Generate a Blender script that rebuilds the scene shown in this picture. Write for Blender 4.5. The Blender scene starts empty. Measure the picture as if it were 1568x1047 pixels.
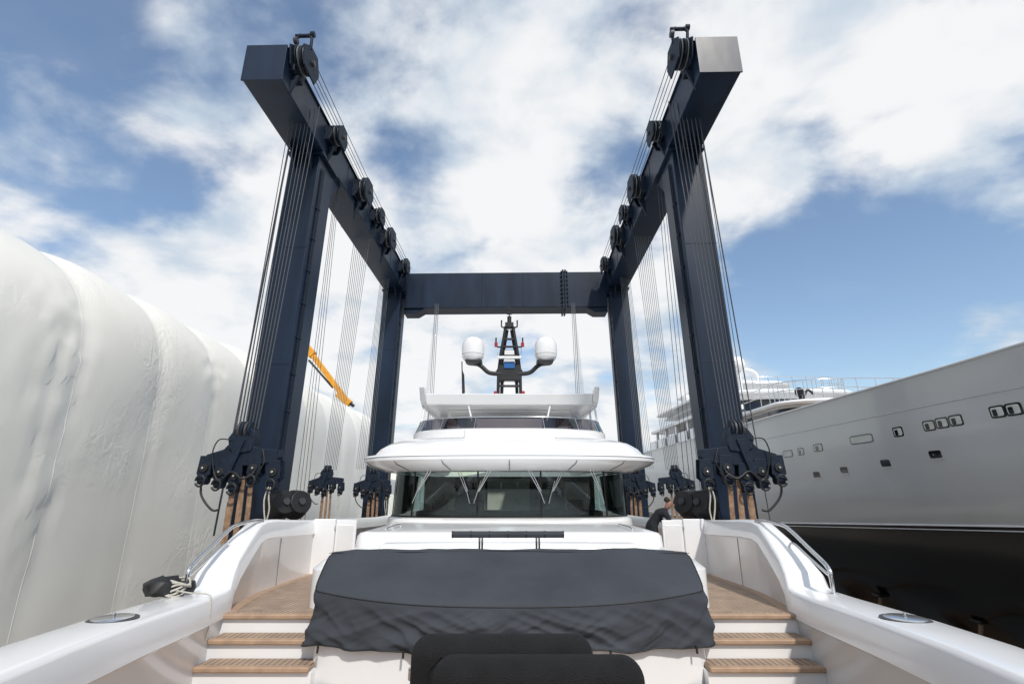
import bpy, bmesh, math, random
from mathutils import Vector, noise
random.seed(4)
S=bpy.context.scene
S.view_settings.view_transform='Standard'; S.view_settings.look='None'; S.view_settings.exposure=0
COL=S.collection
# ---------------------------------------------------------------- materials
def mat(name,col,rough=.5,metal=0,coat=0,var=.08,vscale=3,bump=0,bscale=20,spec=.5,bstretch=None,rvar=.1,streak=0,bdist=.05):
    m=bpy.data.materials.new(name); m.use_nodes=True; nt=m.node_tree; N=nt.nodes; L=nt.links
    b=N['Principled BSDF']; b.inputs['Roughness'].default_value=rough; b.inputs['Metallic'].default_value=metal
    b.inputs['Coat Weight'].default_value=coat; b.inputs['Coat Roughness'].default_value=.08
    b.inputs['Specular IOR Level'].default_value=spec
    tc=N.new('ShaderNodeTexCoord'); n=N.new('ShaderNodeTexNoise'); n.inputs['Scale'].default_value=vscale; n.inputs['Detail'].default_value=6
    if streak:
        mp0=N.new('ShaderNodeMapping'); mp0.inputs['Scale'].default_value=(1,1,streak); L.new(tc.outputs['Object'],mp0.inputs[0]); L.new(mp0.outputs[0],n.inputs['Vector'])
    else: L.new(tc.outputs['Object'],n.inputs['Vector'])
    mr=N.new('ShaderNodeMapRange'); mr.inputs['From Min'].default_value=.3; mr.inputs['From Max'].default_value=.7
    mr.inputs['To Min'].default_value=1-var; mr.inputs['To Max'].default_value=1+var
    L.new(n.outputs['Fac'],mr.inputs['Value'])
    vm=N.new('ShaderNodeVectorMath'); vm.operation='SCALE'; vm.inputs[0].default_value=col; L.new(mr.outputs[0],vm.inputs['Scale'])
    L.new(vm.outputs[0],b.inputs['Base Color'])
    mr2=N.new('ShaderNodeMapRange'); mr2.inputs['To Min'].default_value=max(.02,rough-rvar); mr2.inputs['To Max'].default_value=min(1,rough+rvar)
    L.new(n.outputs['Fac'],mr2.inputs['Value']); L.new(mr2.outputs[0],b.inputs['Roughness'])
    if bump:
        n2=N.new('ShaderNodeTexNoise'); n2.inputs['Scale'].default_value=bscale; n2.inputs['Detail'].default_value=5
        mp=N.new('ShaderNodeMapping'); mp.inputs['Scale'].default_value=bstretch or (1,1,1)
        L.new(tc.outputs['Object'],mp.inputs['Vector']); L.new(mp.outputs[0],n2.inputs['Vector'])
        bp=N.new('ShaderNodeBump'); bp.inputs['Strength'].default_value=bump; bp.inputs['Distance'].default_value=bdist
        L.new(n2.outputs['Fac'],bp.inputs['Height']); L.new(bp.outputs[0],b.inputs['Normal'])
    return m
WHITE=mat('gelcoat_white',(.85,.85,.85),.22,coat=.4,var=.025,vscale=1,rvar=.05)
WHITE2=mat('gelcoat_nonslip',(.76,.76,.75),.45,var=.04)
NAVY=mat('navy_steel_paint',(.0055,.0155,.037),.42,var=.35,vscale=1.6,bump=.05,bscale=2,streak=.25,spec=.36)
NAVYD=mat('navy_machine_paint',(.007,.015,.030),.6,var=.4,vscale=8,spec=.3)
BLACK=mat('black_rubber',(.012,.012,.013),.5,var=.2,vscale=8)
STEEL=mat('stainless_steel',(.7,.7,.7),.15,metal=1,var=.03)
CABLE=mat('galvanised_wire',(.06,.06,.065),.5,metal=.3,var=.2,vscale=30)
CABLEL=mat('galvanised_wire_bright',(.15,.16,.17),.5,metal=.2,var=.2,vscale=30)
CABLEM=mat('greased_wire_rope',(.085,.09,.10),.6,var=.2,vscale=30)
FABRIC=mat('charcoal_canvas',(.046,.052,.062),.78,var=.16,vscale=1.5,bump=.5,bscale=3.2,spec=.3,bdist=.04)
CHAIR=mat('black_upholstery',(.022,.022,.023),.85,var=.2,vscale=6,bump=.8,bscale=160,spec=.3)
SLING=mat('tan_sling',(.28,.175,.11),.9,var=.35,vscale=9,bump=.4,bscale=60)
ROPE=mat('white_rope',(.6,.57,.5),.9,var=.15,vscale=40,bump=.6,bscale=150)
CONC=mat('concrete',(.30,.28,.25),.9,var=.25,vscale=.15,bump=.3,bscale=4)
GREY=mat('silver_hull_paint',(.56,.56,.55),.24,coat=.5,var=.04,vscale=.5,rvar=.04)
HBLK=mat('black_hull_paint',(.005,.005,.006),.2,coat=.1,var=.3,vscale=.6,spec=.3)
DGLASS=mat('dark_glass',(.01,.012,.014),.05,coat=.3,var=.1,rvar=.02)
YEL=mat('crane_yellow',(.75,.33,.02),.4,var=.15)
RED=mat('red_lens',(.4,.02,.02),.3)
SKIN=mat('skin',(.30,.17,.12),.6,var=.08,vscale=20)
CLOTH=mat('dark_workwear',(.012,.013,.017),.9,var=.2,vscale=10,bump=.5,bscale=20)
HAIR=mat('dark_hair',(.015,.011,.009),.7,var=.2,vscale=40)
WOODI=mat('interior_veneer',(.20,.17,.13),.5,var=.2,vscale=4)
LIGHTI=mat('pale_panel',(.66,.67,.60),.5,var=.15,vscale=3)
BLUE=mat('blue_flag',(.02,.12,.35),.8)
WARE=mat('corrugated_cladding',(.35,.37,.38),.6,var=.1,vscale=.2,bump=.5,bscale=4,bstretch=(3,3,.02))
def teak():
    m=mat('teak_deck',(.36,.26,.185),.65,var=.22,vscale=5); nt=m.node_tree;N=nt.nodes;L=nt.links
    b=N['Principled BSDF']; src=b.inputs['Base Color'].links[0].from_socket
    tc=N.new('ShaderNodeTexCoord'); sx=N.new('ShaderNodeSeparateXYZ'); L.new(tc.outputs['Object'],sx.inputs[0])
    a=N.new('ShaderNodeMath');a.operation='MULTIPLY';a.inputs[1].default_value=15; L.new(sx.outputs[0],a.inputs[0])
    f=N.new('ShaderNodeMath');f.operation='FRACT'; L.new(a.outputs[0],f.inputs[0])
    l=N.new('ShaderNodeMath');l.operation='LESS_THAN';l.inputs[1].default_value=.15; L.new(f.outputs[0],l.inputs[0])
    mx=N.new('ShaderNodeMix');mx.data_type='RGBA'; L.new(l.outputs[0],mx.inputs[0]); L.new(src,mx.inputs[6]); mx.inputs[7].default_value=(.03,.028,.025,1)
    L.new(mx.outputs[2],b.inputs['Base Color']); return m
TEAK=teak()
TEAKN=mat('teak_nosing',(.40,.27,.18),.6,var=.15,vscale=9)
def tentmat():
    m=mat('shrink_wrap_plastic',(.85,.83,.77),.36,var=.05,vscale=.4,spec=.4,streak=.3); nt=m.node_tree;N=nt.nodes;L=nt.links
    b=N['Principled BSDF']; tc=N.new('ShaderNodeTexCoord')
    def nz(sc,det,mapsc,dist,rot=(0,0,0)):
        mp=N.new('ShaderNodeMapping'); mp.inputs['Scale'].default_value=mapsc; mp.inputs['Rotation'].default_value=rot; L.new(tc.outputs['Object'],mp.inputs[0])
        n=N.new('ShaderNodeTexNoise'); n.inputs['Scale'].default_value=sc;n.inputs['Detail'].default_value=det;n.inputs['Roughness'].default_value=.55;n.inputs['Distortion'].default_value=dist; L.new(mp.outputs[0],n.inputs[0]); return n.outputs['Fac']
    def op(o,a,b_):
        n=N.new('ShaderNodeMath'); n.operation=o
        for i,x in enumerate((a,b_)):
            if isinstance(x,(int,float)): n.inputs[i].default_value=x
            else: L.new(x,n.inputs[i])
        return n.outputs[0]
    def ridge(x): return op('SUBTRACT',1,op('MULTIPLY',op('ABSOLUTE',op('SUBTRACT',x,.5),0),5))
    r1=ridge(nz(1.5,3,(1,1.6,.8),.9,(.4,0,0))); r2=ridge(nz(3.6,3,(1,1.1,1.2),.6,(-.5,0,0)))
    mk=nz(.30,3,(1,1,1),0)
    mr=N.new('ShaderNodeMapRange'); mr.inputs['From Min'].default_value=.50; mr.inputs['From Max'].default_value=.68; mr.inputs['To Min'].default_value=.05; L.new(mk,mr.inputs['Value'])
    h=op('MULTIPLY',op('ADD',op('MULTIPLY',r1,.6),op('MULTIPLY',r2,.3)),mr.outputs[0])
    bp=N.new('ShaderNodeBump'); bp.inputs['Strength'].default_value=.30; bp.inputs['Distance'].default_value=.07
    L.new(h,bp.inputs['Height']); L.new(bp.outputs[0],b.inputs['Normal'])
    return m
TENT=tentmat()
def glassmat(tint,ior=1.8):
    m=bpy.data.materials.new('wheelhouse_glass'); m.use_nodes=True; nt=m.node_tree;N=nt.nodes;L=nt.links
    N.remove(N['Principled BSDF']); t=N.new('ShaderNodeBsdfTransparent'); t.inputs[0].default_value=(*tint,1)
    g=N.new('ShaderNodeBsdfGlossy'); g.inputs['Roughness'].default_value=.015; g.inputs[0].default_value=(.8,.92,.92,1)
    f=N.new('ShaderNodeFresnel'); f.inputs[0].default_value=ior
    mx=N.new('ShaderNodeMixShader'); L.new(f.outputs[0],mx.inputs[0]); L.new(t.outputs[0],mx.inputs[1]); L.new(g.outputs[0],mx.inputs[2])
    L.new(mx.outputs[0],N['Material Output'].inputs[0]); return m
GLASS=glassmat((.50,.58,.55),1.65); FGLASS=glassmat((.16,.13,.14)); SGLASS=glassmat((.8,.85,.83),1.5)
# ---------------------------------------------------------------- helpers
def empty(name,loc=(0,0,0),rz=0):
    o=bpy.data.objects.new(name,None); o.location=loc; o.rotation_euler=(0,0,rz); o.empty_display_size=.3; COL.objects.link(o); return o
def add(o,parent):
    COL.objects.link(o)
    if parent: o.parent=parent
    return o
def mesh(name,vs,fs,m,parent=None,smooth=False,bevel=0,seg=2):
    me=bpy.data.meshes.new(name); me.from_pydata([tuple(v) for v in vs],[],fs); me.update()
    bm=bmesh.new(); bm.from_mesh(me); bmesh.ops.remove_doubles(bm,verts=bm.verts,dist=1e-5); bmesh.ops.recalc_face_normals(bm,faces=bm.faces); bm.to_mesh(me); bm.free()
    me.materials.append(m)
    for p in me.polygons: p.use_smooth=smooth
    o=bpy.data.objects.new(name,me); add(o,parent)
    if bevel:
        b=o.modifiers.new('bev','BEVEL'); b.width=bevel; b.segments=seg; b.limit_method='ANGLE'; b.angle_limit=math.radians(35)
        for p in me.polygons: p.use_smooth=True
        b.harden_normals=True
    return o
def box(name,x0,x1,y0,y1,z0,z1,m,parent=None,bevel=.01,seg=2):
    vs=[(x,y,z) for z in (z0,z1) for y in (y0,y1) for x in (x0,x1)]
    return mesh(name,vs,[(0,2,3,1),(4,5,7,6),(0,1,5,4),(2,6,7,3),(0,4,6,2),(1,3,7,5)],m,parent,bevel=bevel,seg=seg)
def tubes(name,paths,r,m,parent=None,res=3):
    c=bpy.data.curves.new(name,'CURVE'); c.dimensions='3D'; c.bevel_depth=r; c.bevel_resolution=res; c.use_fill_caps=True
    for p in paths:
        s=c.splines.new('POLY'); s.points.add(len(p)-1)
        for i,q in enumerate(p): s.points[i].co=(*q,1)
    c.materials.append(m); o=bpy.data.objects.new(name,c); return add(o,parent)
def smoothpath(pts,n=6):
    out=[]; P=[Vector(p) for p in pts]; P=[P[0]]+P+[P[-1]]
    for i in range(1,len(P)-2):
        for k in range(n):
            t=k/n; a,b,c,d=P[i-1],P[i],P[i+1],P[i+2]
            out.append(.5*((2*b)+(c-a)*t+(2*a-5*b+4*c-d)*t*t+(3*b-a-3*c+d)*t**3))
    out.append(P[-1]); return out
def cyl(name,p1,p2,r,m,parent=None,r2=None,seg=24,smooth=True):
    p1=Vector(p1);p2=Vector(p2);r2=r if r2 is None else r2
    d=(p2-p1).normalized(); u=d.orthogonal().normalized(); w=d.cross(u)
    vs=[];fs=[]
    for k,(p,rr) in enumerate(((p1,r),(p2,r2))):
        for i in range(seg):
            a=2*math.pi*i/seg; vs.append(p+(u*math.cos(a)+w*math.sin(a))*rr)
    for i in range(seg): fs.append((i,(i+1)%seg,seg+(i+1)%seg,seg+i))
    fs+= [tuple(range(seg))[::-1],tuple(range(seg,2*seg))]
    return mesh(name,vs,fs,m,parent,bevel=min(r,r2)*.08)
def prism(name,poly,axis,a0,a1,m,parent=None,bevel=.01):
    n=len(poly); vs=[]
    for a in (a0,a1):
        for p in poly:
            vs.append((a,p[0],p[1]) if axis=='x' else (p[0],a,p[1]) if axis=='y' else (p[0],p[1],a))
    fs=[(i,(i+1)%n,n+(i+1)%n,n+i) for i in range(n)]+[tuple(range(n))[::-1],tuple(range(n,2*n))]
    return mesh(name,vs,fs,m,parent,bevel=bevel)
def loft(name,rings,m,parent=None,closed=True,cap0=False,cap1=False,smooth=True,sharp=None):
    n=len(rings[0]); vs=[v for r in rings for v in r]; fs=[]
    for j in range(len(rings)-1):
        for i in range(n if closed else n-1):
            k=(i+1)%n; fs.append((j*n+i,j*n+k,(j+1)*n+k,(j+1)*n+i))
    if cap0: fs.append(tuple(range(n))[::-1])
    if cap1: fs.append(tuple((len(rings)-1)*n+i for i in range(n)))
    o=mesh(name,vs,fs,m,parent,smooth=smooth)
    if smooth:
        e=o.modifiers.new('es','EDGE_SPLIT'); e.split_angle=math.radians(sharp or 38)
    return o
def lathe(name,prof,loc,m,parent=None,seg=32):
    rings=[[(loc[0]+r*math.cos(2*math.pi*i/seg),loc[1]+r*math.sin(2*math.pi*i/seg),loc[2]+z) for i in range(seg)] for r,z in prof]
    return loft(name,rings,m,parent,cap0=True,cap1=True,sharp=50)
def ring(hw,yf,d,z,yaft,cx=0,p=.75,n=40):
    pts=[(cx-hw,yaft,z)]
    for i in range(n+1):
        a=-math.pi/2+math.pi*i/n; s=math.sin(a);c=max(0,math.cos(a))
        pts.append((cx+hw*math.copysign(abs(s)**p,s), yf+d-d*c**p, z))
    pts.append((cx+hw,yaft,z)); return pts
# ---------------------------------------------------------------- camera
cd=bpy.data.cameras.new('camera'); cam=bpy.data.objects.new('camera',cd); COL.objects.link(cam); S.camera=cam
cd.sensor_width=36; cd.lens=17.5; cd.clip_end=5000; cd.clip_start=.05; cd.shift_x=.0026
cam.location=(0,0,0); cam.rotation_euler=(math.radians(90+16.66),0,0)
# ---------------------------------------------------------------- sky
w=bpy.data.worlds.new('World'); S.world=w; w.use_nodes=True; nt=w.node_tree;N=nt.nodes;L=nt.links
sunaz=math.radians(160); sunel=math.radians(48)
sky=N.new('ShaderNodeTexSky'); sky.sky_type='NISHITA'; sky.sun_disc=False; sky.sun_elevation=sunel; sky.sun_rotation=sunaz; sky.air_density=1.15; sky.dust_density=.2; sky.ozone_density=2.2
bg=N['Background']; bg.inputs[1].default_value=.15; L.new(sky.outputs[0],bg.inputs[0])
tc=N.new('ShaderNodeTexCoord') 
def M(op,a,b=None,c=None,clamp=False):
    n=N.new('ShaderNodeMath'); n.operation=op; n.use_clamp=clamp
    for i,x in enumerate((a,b,c)):
        if x is None: continue
        if isinstance(x,(int,float)): n.inputs[i].default_value=x
        else: L.new(x,n.inputs[i])
    return n.outputs[0]
def MR(v,a,b,c,d,t='SMOOTHSTEP'):
    n=N.new('ShaderNodeMapRange'); n.interpolation_type=t; L.new(v,n.inputs[0])
    for i,x in enumerate((a,b,c,d)): n.inputs[i+1].default_value=x
    return n.outputs[0]
sep=N.new('ShaderNodeSeparateXYZ'); L.new(tc.outputs['Generated'],sep.inputs[0])
zz=M('ADD',M('MAXIMUM',sep.outputs[2],0.0),.30)
comb=N.new('ShaderNodeCombineXYZ'); L.new(M('DIVIDE',sep.outputs[0],zz),comb.inputs[0]); L.new(M('DIVIDE',sep.outputs[1],zz),comb.inputs[1])
def NZ(scale,det,rough,dist,vec,off=(0,0,0),sc=(1,1,1),rot=0):
    mp=N.new('ShaderNodeMapping'); mp.inputs[1].default_value=off; mp.inputs[3].default_value=sc; mp.inputs[2].default_value=(0,0,rot); L.new(vec,mp.inputs[0])
    n=N.new('ShaderNodeTexNoise'); n.inputs['Scale'].default_value=scale;n.inputs['Detail'].default_value=det;n.inputs['Roughness'].default_value=rough;n.inputs['Distortion'].default_value=dist
    L.new(mp.outputs[0],n.inputs['Vector']); return n.outputs['Fac']
n1=NZ(3.6,8,.52,.15,comb.outputs[0],(3.1,1.7,0),(1,1.1,1),.35)
n2=NZ(1.3,3,.5,.2,comb.outputs[0],(7.3,.2,2))
n3=NZ(8.5,5,.55,.3,comb.outputs[0],(1.3,8.2,1),(1,1.3,1),.6)
dens=M('ADD',M('ADD',M('MULTIPLY',n1,.72),M('MULTIPLY',n2,.27)),M('MULTIPLY',n3,.12))
def spot(d,rad,amt):
    global dens
    v=Vector(d).normalized(); n=N.new('ShaderNodeVectorMath'); n.operation='DOT_PRODUCT'; L.new(tc.outputs['Generated'],n.inputs[0]); n.inputs[1].default_value=v
    dens=M('ADD',dens,MR(n.outputs['Value'],math.cos(math.radians(rad)),1,0,amt))
spot((-.945,.7725,.9065),22,-.20)
spot((-.40,.79,.88),11,-.05)
spot((.86,.938,.36),18,-.20)
spot((.60,.93,.40),14,-.16)
spot((-.22,.82,.66),7,-.04)
spot((.05,.88,.54),13,.12)
spot((0,.83,.72),13,.10)
spot((-.7,.86,.60),22,.12)
spot((.62,.836,.80),22,.11)
spot((.22,.97,.25),14,.08)
spot((-.3,.95,.25),22,.12)
spot((.95,.98,.20),9,.14)
mask=MR(dens,.44,.63,.07,.97)
n4=NZ(4.2,6,.5,.3,comb.outputs[0],(2.2,4.4,3))
shade=MR(M('ADD',M('MULTIPLY',n4,.6),M('MULTIPLY',dens,.5)),.48,.68,0,1)
cm=N.new('ShaderNodeMix'); cm.data_type='RGBA'; L.new(shade,cm.inputs[0]); cm.inputs[6].default_value=(.56,.66,.77,1); cm.inputs[7].default_value=(.94,.945,.95,1)
bg2=N.new('ShaderNodeBackground'); bg2.inputs[1].default_value=1; L.new(cm.outputs[2],bg2.inputs[0])
mxs=N.new('ShaderNodeMixShader'); L.new(mask,mxs.inputs[0]); L.new(bg.outputs[0],mxs.inputs[1]); L.new(bg2.outputs[0],mxs.inputs[2])
L.new(mxs.outputs[0],N['World Output'].inputs[0])
sl=bpy.data.lights.new('sun','SUN'); sl.energy=3.0; sl.angle=math.radians(3); sl.color=(1,.95,.88)
so=bpy.data.objects.new('sun',sl); COL.objects.link(so)
sd=Vector((math.sin(sunaz)*math.cos(sunel),math.cos(sunaz)*math.cos(sunel),math.sin(sunel)))
so.rotation_euler=sd.to_track_quat('Z','Y').to_euler(); so.location=(20,-30,30)
# ---------------------------------------------------------------- ground
GZ=-6.5
mesh('ground',[(-1500,-1500,GZ),(1500,-1500,GZ),(1500,1500,GZ),(-1500,1500,GZ)],[(0,1,2,3)],CONC)
# ---------------------------------------------------------------- main yacht
Y1=empty('motor_yacht')
def deckz(y): return -1.406-.055*(y-6.6)
st=[(-2.6,.25,.08,-.72),(-2,1.0,.7,-.75),(-1,1.75,1.4,-.8),(0,2.3,1.9,-.85),(1.5,2.85,2.4,-.91),(3,3.27,2.78,-.97),(3.8,3.47,2.95,-1.0),(4.8,3.70,3.14,-1.06),(6.15,3.95,3.36,-1.15),(6.7,4.02,3.44,-1.17),(6.9,4.04,3.5,-1.15),(7.02,4.06,3.55,-1.0),(7.3,4.08,3.64,-.86),(7.8,4.12,3.76,-.66),(8.3,4.16,3.88,-.49),(8.6,4.19,3.93,-.455),(9.2,4.24,4.0,-.47),(10,4.32,4.08,-.52),(11,4.42,4.17,-.575),(12,4.5,4.24,-.62),(14,4.62,4.38,-.7),(18,4.7,4.45,-.85),(26,4.7,4.45,-.95),(36,4.6,4.35,-1.0),(40,4.5,4.25,-1.0)]
def interp(y,k):
    for a,b in zip(st,st[1:]):
        if a[0]<=y<=b[0]:
            t=(y-a[0])/(b[0]-a[0]); return a[k]+(b[k]-a[k])*t
    return st[-1][k]
for sgn,nm in ((-1,'port'),(1,'starboard')):
    rings=[]
    for (y,xo,xi,zt) in st:
        k=.25+.75*min(1,max(0,(y+2.6)/14))
        floor=-2.12 if y<7.9 else deckz(y)-.05
        pr=[(xo*.45*k,GZ+1.2),(xo*(.75*k+.1),-4),(xo*.96,-2.2),(xo*1.0,zt-.2),(xo,zt-.05),(xo-.03,zt-.01),(xo-.06,zt),(xi+.06,zt),(xi+.02,zt-.015),(xi,zt-.05),(xi-.02,zt-.2),(xi-.03,zt-.28),(xi+.0,zt-.31),(xi+.0,floor)]
        if y<-2.5: pr=[(min(a,.25) if i<7 else .05,z) for i,(a,z) in enumerate(pr)]
        rings.append([(sgn*a,y,z) for a,z in pr])
    loft('hull_bulwark_'+nm,rings,WHITE,Y1,closed=False,sharp=50)
    ys=[6.6+.6*i for i in range(0,30)]
    R=[[(sgn*1.9,y,deckz(y)),(sgn*(interp(y,2)+.05),y,deckz(y))] for y in ys]
    loft('side_deck_'+nm,R,TEAK,Y1,closed=False,smooth=False)
    R=[[(sgn*(interp(y,2)-.14),y,deckz(y)+.004),(sgn*(interp(y,2)+.02),y,deckz(y)+.004)] for y in ys]
    loft('margin_plank_'+nm,R,TEAKN,Y1,closed=False,smooth=False)
    tubes('bulwark_joint_'+nm,[[(sgn*(interp(9.4,2)-.004),9.4,deckz(9.4)),(sgn*(interp(9.4,2)-.004),9.4,interp(9.4,3)-.31)]],.004,CABLEL,Y1)
    for i,(yy,z) in enumerate(((6.02,-1.785),(6.31,-1.6),(6.6,-1.408))):
        xi=interp(yy,2)+ .02; x0,x1=sorted((sgn*2.1,sgn*xi))
        box(f'step_body_{nm}_{i}',x0,x1,yy+.03,7.2,-2.1,z-.045,WHITE,Y1,.008)
        ye=yy+.31 if i<2 else yy+.12
        box(f'step_tread_{nm}_{i}',x0+.02,x1-.02,yy,ye,z-.042,z+.003,TEAK,Y1,.012)
        box(f'step_nosing_{nm}_{i}',x0+.015,x1-.015,yy-.018,yy+.07,z-.046,z+.007,TEAKN,Y1,.015)
    zb=deckz(11.5); x0,x1=sorted((sgn*4.22,sgn*3.75)); box('wing_wall_'+nm,x0,x1,11.4,11.5,zb,-.575,WHITE,Y1,.02)
    x0,x1=sorted((sgn*3.74,sgn*3.3)); box('gate_'+nm,x0,x1,11.42,11.47,zb+.05,-.60,WHITE,Y1,.015)
    box('gate_inset_'+nm,x0+.05,x1-.05,11.408,11.425,zb+.15,-.70,WHITE2,Y1,.01)
    for q in (0,1): box('gate_hinge_'+nm,sgn*3.745-.012,sgn*3.745+.012,11.39,11.42,-.8-.5*q,-.72-.5*q,STEEL,Y1,.004)
    X=sgn
    pth=smoothpath([(X*3.82,6.46,-1.17),(X*3.82,6.46,-1.0),(X*3.83,6.52,-.87),(X*3.9,7.0,-.70),(X*3.97,7.5,-.53),(X*3.98,7.75,-.47),(X*3.97,8.2,-.44),(X*3.97,8.5,-.46)])
    tubes('handrail_'+nm,[pth],.026,STEEL,Y1,6)
    tubes('handrail_lower_'+nm,[smoothpath([(X*3.83,6.5,-.97),(X*3.9,7.0,-.83),(X*3.96,7.45,-.7),(X*3.97,7.6,-.75)])],.017,STEEL,Y1,5)
    lathe('rail_base_'+nm,[(.05,0),(.05,.015),(.03,.025)],(X*3.82,6.46,-1.165),STEEL,Y1)
    zc=-1.058
    lathe('deck_hatch_rim_'+nm,[(.19,-.01),(.19,.006),(.165,.010)],(X*3.42,4.8,zc),CABLE,Y1)
    lathe('deck_hatch_lid_'+nm,[(.160,0),(.160,.010),(.15,.014)],(X*3.42,4.8,zc+.004),STEEL,Y1)
    tubes('deck_hatch_pin_'+nm,[[(X*3.42,4.8,zc+.01),(X*3.42,4.8,zc+.05)]],.014,STEEL,Y1)
R=[[(-interp(y,2)-.02,y,-1.96),(interp(y,2)+.02,y,-1.96)] for y in [-2.4,-2,-1,0,1.5,3,3.8,4.8,6.1]]
loft('bow_floor',R,TEAK,Y1,closed=False,smooth=False)
def outl(ins,n=40,e=.88,b=2):
    f=[(-2.2+ins+(4.4-2*ins)*i/n, 5.9+ins+.26*(abs(i/n*2-1)**2.6)) for i in range(n+1)]
    sr=[(2.2-ins+.1*i/8, 6.16+ins+(.80-ins)*i/8) for i in range(1,9)]
    bk=[(2.3-ins-(4.6-2*ins)*i/20, 6.98-ins) for i in range(1,21)]
    slf=[(-2.3+ins+.1*i/8, 6.96-(.8-ins)*i/8) for i in range(1,8)]
    P=f+sr+bk+slf
    for _ in range(b):
        P=[((P[i-1][0]+2*P[i][0]+P[(i+1)%len(P)][0])/4,(P[i-1][1]+2*P[i][1]+P[(i+1)%len(P)][1])/4) for i in range(len(P))]
    return P
def ringz(P,z): return [(x,y,z) for x,y in P]
loft('sunpad_coaming',[ringz(outl(.02),-2.1),ringz(outl(.03),-1.52),ringz(outl(.3),-1.5)],WHITE,Y1,cap1=True)
def rrect(hx,y0,y1,z,r,n=6):
    P=[]
    for cx,cy,a0 in ((hx-r,y0+r,-90),(hx-r,y1-r,0),(-hx+r,y1-r,90),(-hx+r,y0+r,180)):
        for i in range(n+1):
            a=math.radians(a0+90*i/n); P.append((cx+r*math.cos(a),cy+r*math.sin(a),z))
    return P
loft('coachroof',[rrect(2.62,6.98,12.2,-2.1,.3),rrect(2.62,6.98,12.2,-.98,.3),rrect(2.56,7.2,12.2,-.9,.3),rrect(2.4,7.8,12.2,-.86,.3)],WHITE,Y1,cap1=True)
loft('coachroof_seat',[rrect(2.72,9.2,12.2,-.95,.28),rrect(2.70,9.22,12.2,-.76,.28),rrect(2.66,9.26,12.2,-.71,.26),rrect(2.56,9.36,12.2,-.688,.2)],WHITE,Y1,cap1=True)
loft('coachroof_step',[rrect(2.08,8.4,9.3,-.88,.1),rrect(2.06,8.42,9.3,-.82,.1),rrect(2.02,8.46,9.3,-.8,.1)],WHITE,Y1,cap1=True)
tubes('coachroof_grabs',[smoothpath([(s*2.2,9.5,-.69),(s*2.2,9.6,-.64),(s*2.2,10.6,-.64),(s*2.2,10.7,-.69)]) for s in (-1,1)],.012,STEEL,Y1)
tubes('backrest_bar',[[(-.80,7.5,-.585),(.76,7.5,-.585)]],.045,FABRIC,Y1,6)
tubes('backrest_bar_sleeve',[[(-.81+.26*i,7.5,-.585),(-.79+.26*i,7.5,-.585)] for i in range(7)],.049,BLACK,Y1,6)
tubes('backrest_posts',[[(-.42,7.5,-.6),(-.42,7.5,-.9)],[(-.38,7.5,-.6),(-.38,7.5,-.9)],[(.38,7.5,-.6),(.38,7.5,-.9)],[(.42,7.5,-.6),(.42,7.5,-.9)]],.016,STEEL,Y1)
A=30
loft('house_lower',[ring(3.22,12.2,1.9,-2.0,A),ring(3.2,12.23,1.9,-.72,A),ring(3.18,12.27,1.9,-.66,A),ring(3.14,12.4,1.85,-.62,A),ring(3.0,12.9,1.7,-.61,A)],WHITE,Y1,closed=False)
loft('windscreen',[ring(3.13,12.62,1.8,-.61,18),ring(3.05,12.52,1.8,.50,18)],GLASS,Y1,closed=False)
loft('daylight_side_glass',[ring(3.12,18.01,.1,-.61,A),ring(3.05,18.01,.1,.50,A)],SGLASS,Y1,closed=False)  # unseen side glazing, added so daylight from the sides reaches the interior
lo=ring(3.14,12.60,1.8,-.61,16); hi=ring(3.06,12.50,1.8,.50,16)
tubes('window_mullions',[[lo[i],hi[i]] for i in (2,11,19,23,31,40)],.022,BLACK,Y1)
tubes('window_seals',[lo,hi],.024,BLACK,Y1)
box('interior_floor',-2.9,2.9,14.4,17.9,-1.2,-1.1,LIGHTI,Y1)
box('interior_back',-2.95,2.95,18,18.1,-1.2,.48,WOODI,Y1)
box('pale_panel',-.75,.7,17.8,17.98,-1.0,.42,LIGHTI,Y1)  # pale centre panel stands in for a bright reflection in the middle pane
box('interior_panel_side',-2.2,-1.5,17.8,17.98,-1.0,.1,LIGHTI,Y1)
box('interior_panel_side_b',1.9,2.7,17.8,17.98,-.6,.3,LIGHTI,Y1)
for x in (-1.1,-.85,1.0,1.3): box('interior_post',x-.05,x+.05,16.9,17,-1.1,.46,WHITE2,Y1)
box('dashboard',-2.5,2.5,14.0,14.7,-1.0,-.5,BLACK,Y1,.06,4)
for i,x in enumerate((-1.3,1.3)):
    box(f'helm_seat_{i}',x-.32,x+.32,15.4,15.6,-.9,.1,CHAIR,Y1,.09,5)
    box(f'helm_headrest_{i}',x-.2,x+.2,15.4,15.55,.13,.3,CHAIR,Y1,.06,5)
for i,x in enumerate((-1.9,-.9,.9,1.8)):
    box(f'display_{i}',x-.22,x+.22,14.3,14.34,-.5,-.22,DGLASS,Y1,.01)
br=[ring(3.0,12.75,1.8,.46,A),ring(3.36,12.1,2.0,.49,A),ring(3.68,11.7,2.1,.62,A),ring(3.76,11.58,2.1,.70,A),ring(3.76,11.58,2.1,.78,A),ring(3.73,11.63,2.1,.83,A),ring(3.56,11.82,2.1,.88,A),ring(3.46,11.97,2.1,1.04,A),ring(3.28,12.3,2.0,1.2,A),ring(3.05,12.9,2.0,1.34,A),ring(2.95,13.3,2.0,1.38,A)]
loft('wheelhouse_roof',br,WHITE,Y1,closed=False,sharp=28)
loft('roof_deck',[ring(2.95,13.3,2.0,1.38,A),ring(.3,15.5,1,1.40,A)],WHITE2,Y1,closed=False)
box('roof_hatch',-1.15,1.15,12.75,13.6,1.25,1.52,WHITE,Y1,.05,4)
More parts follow.
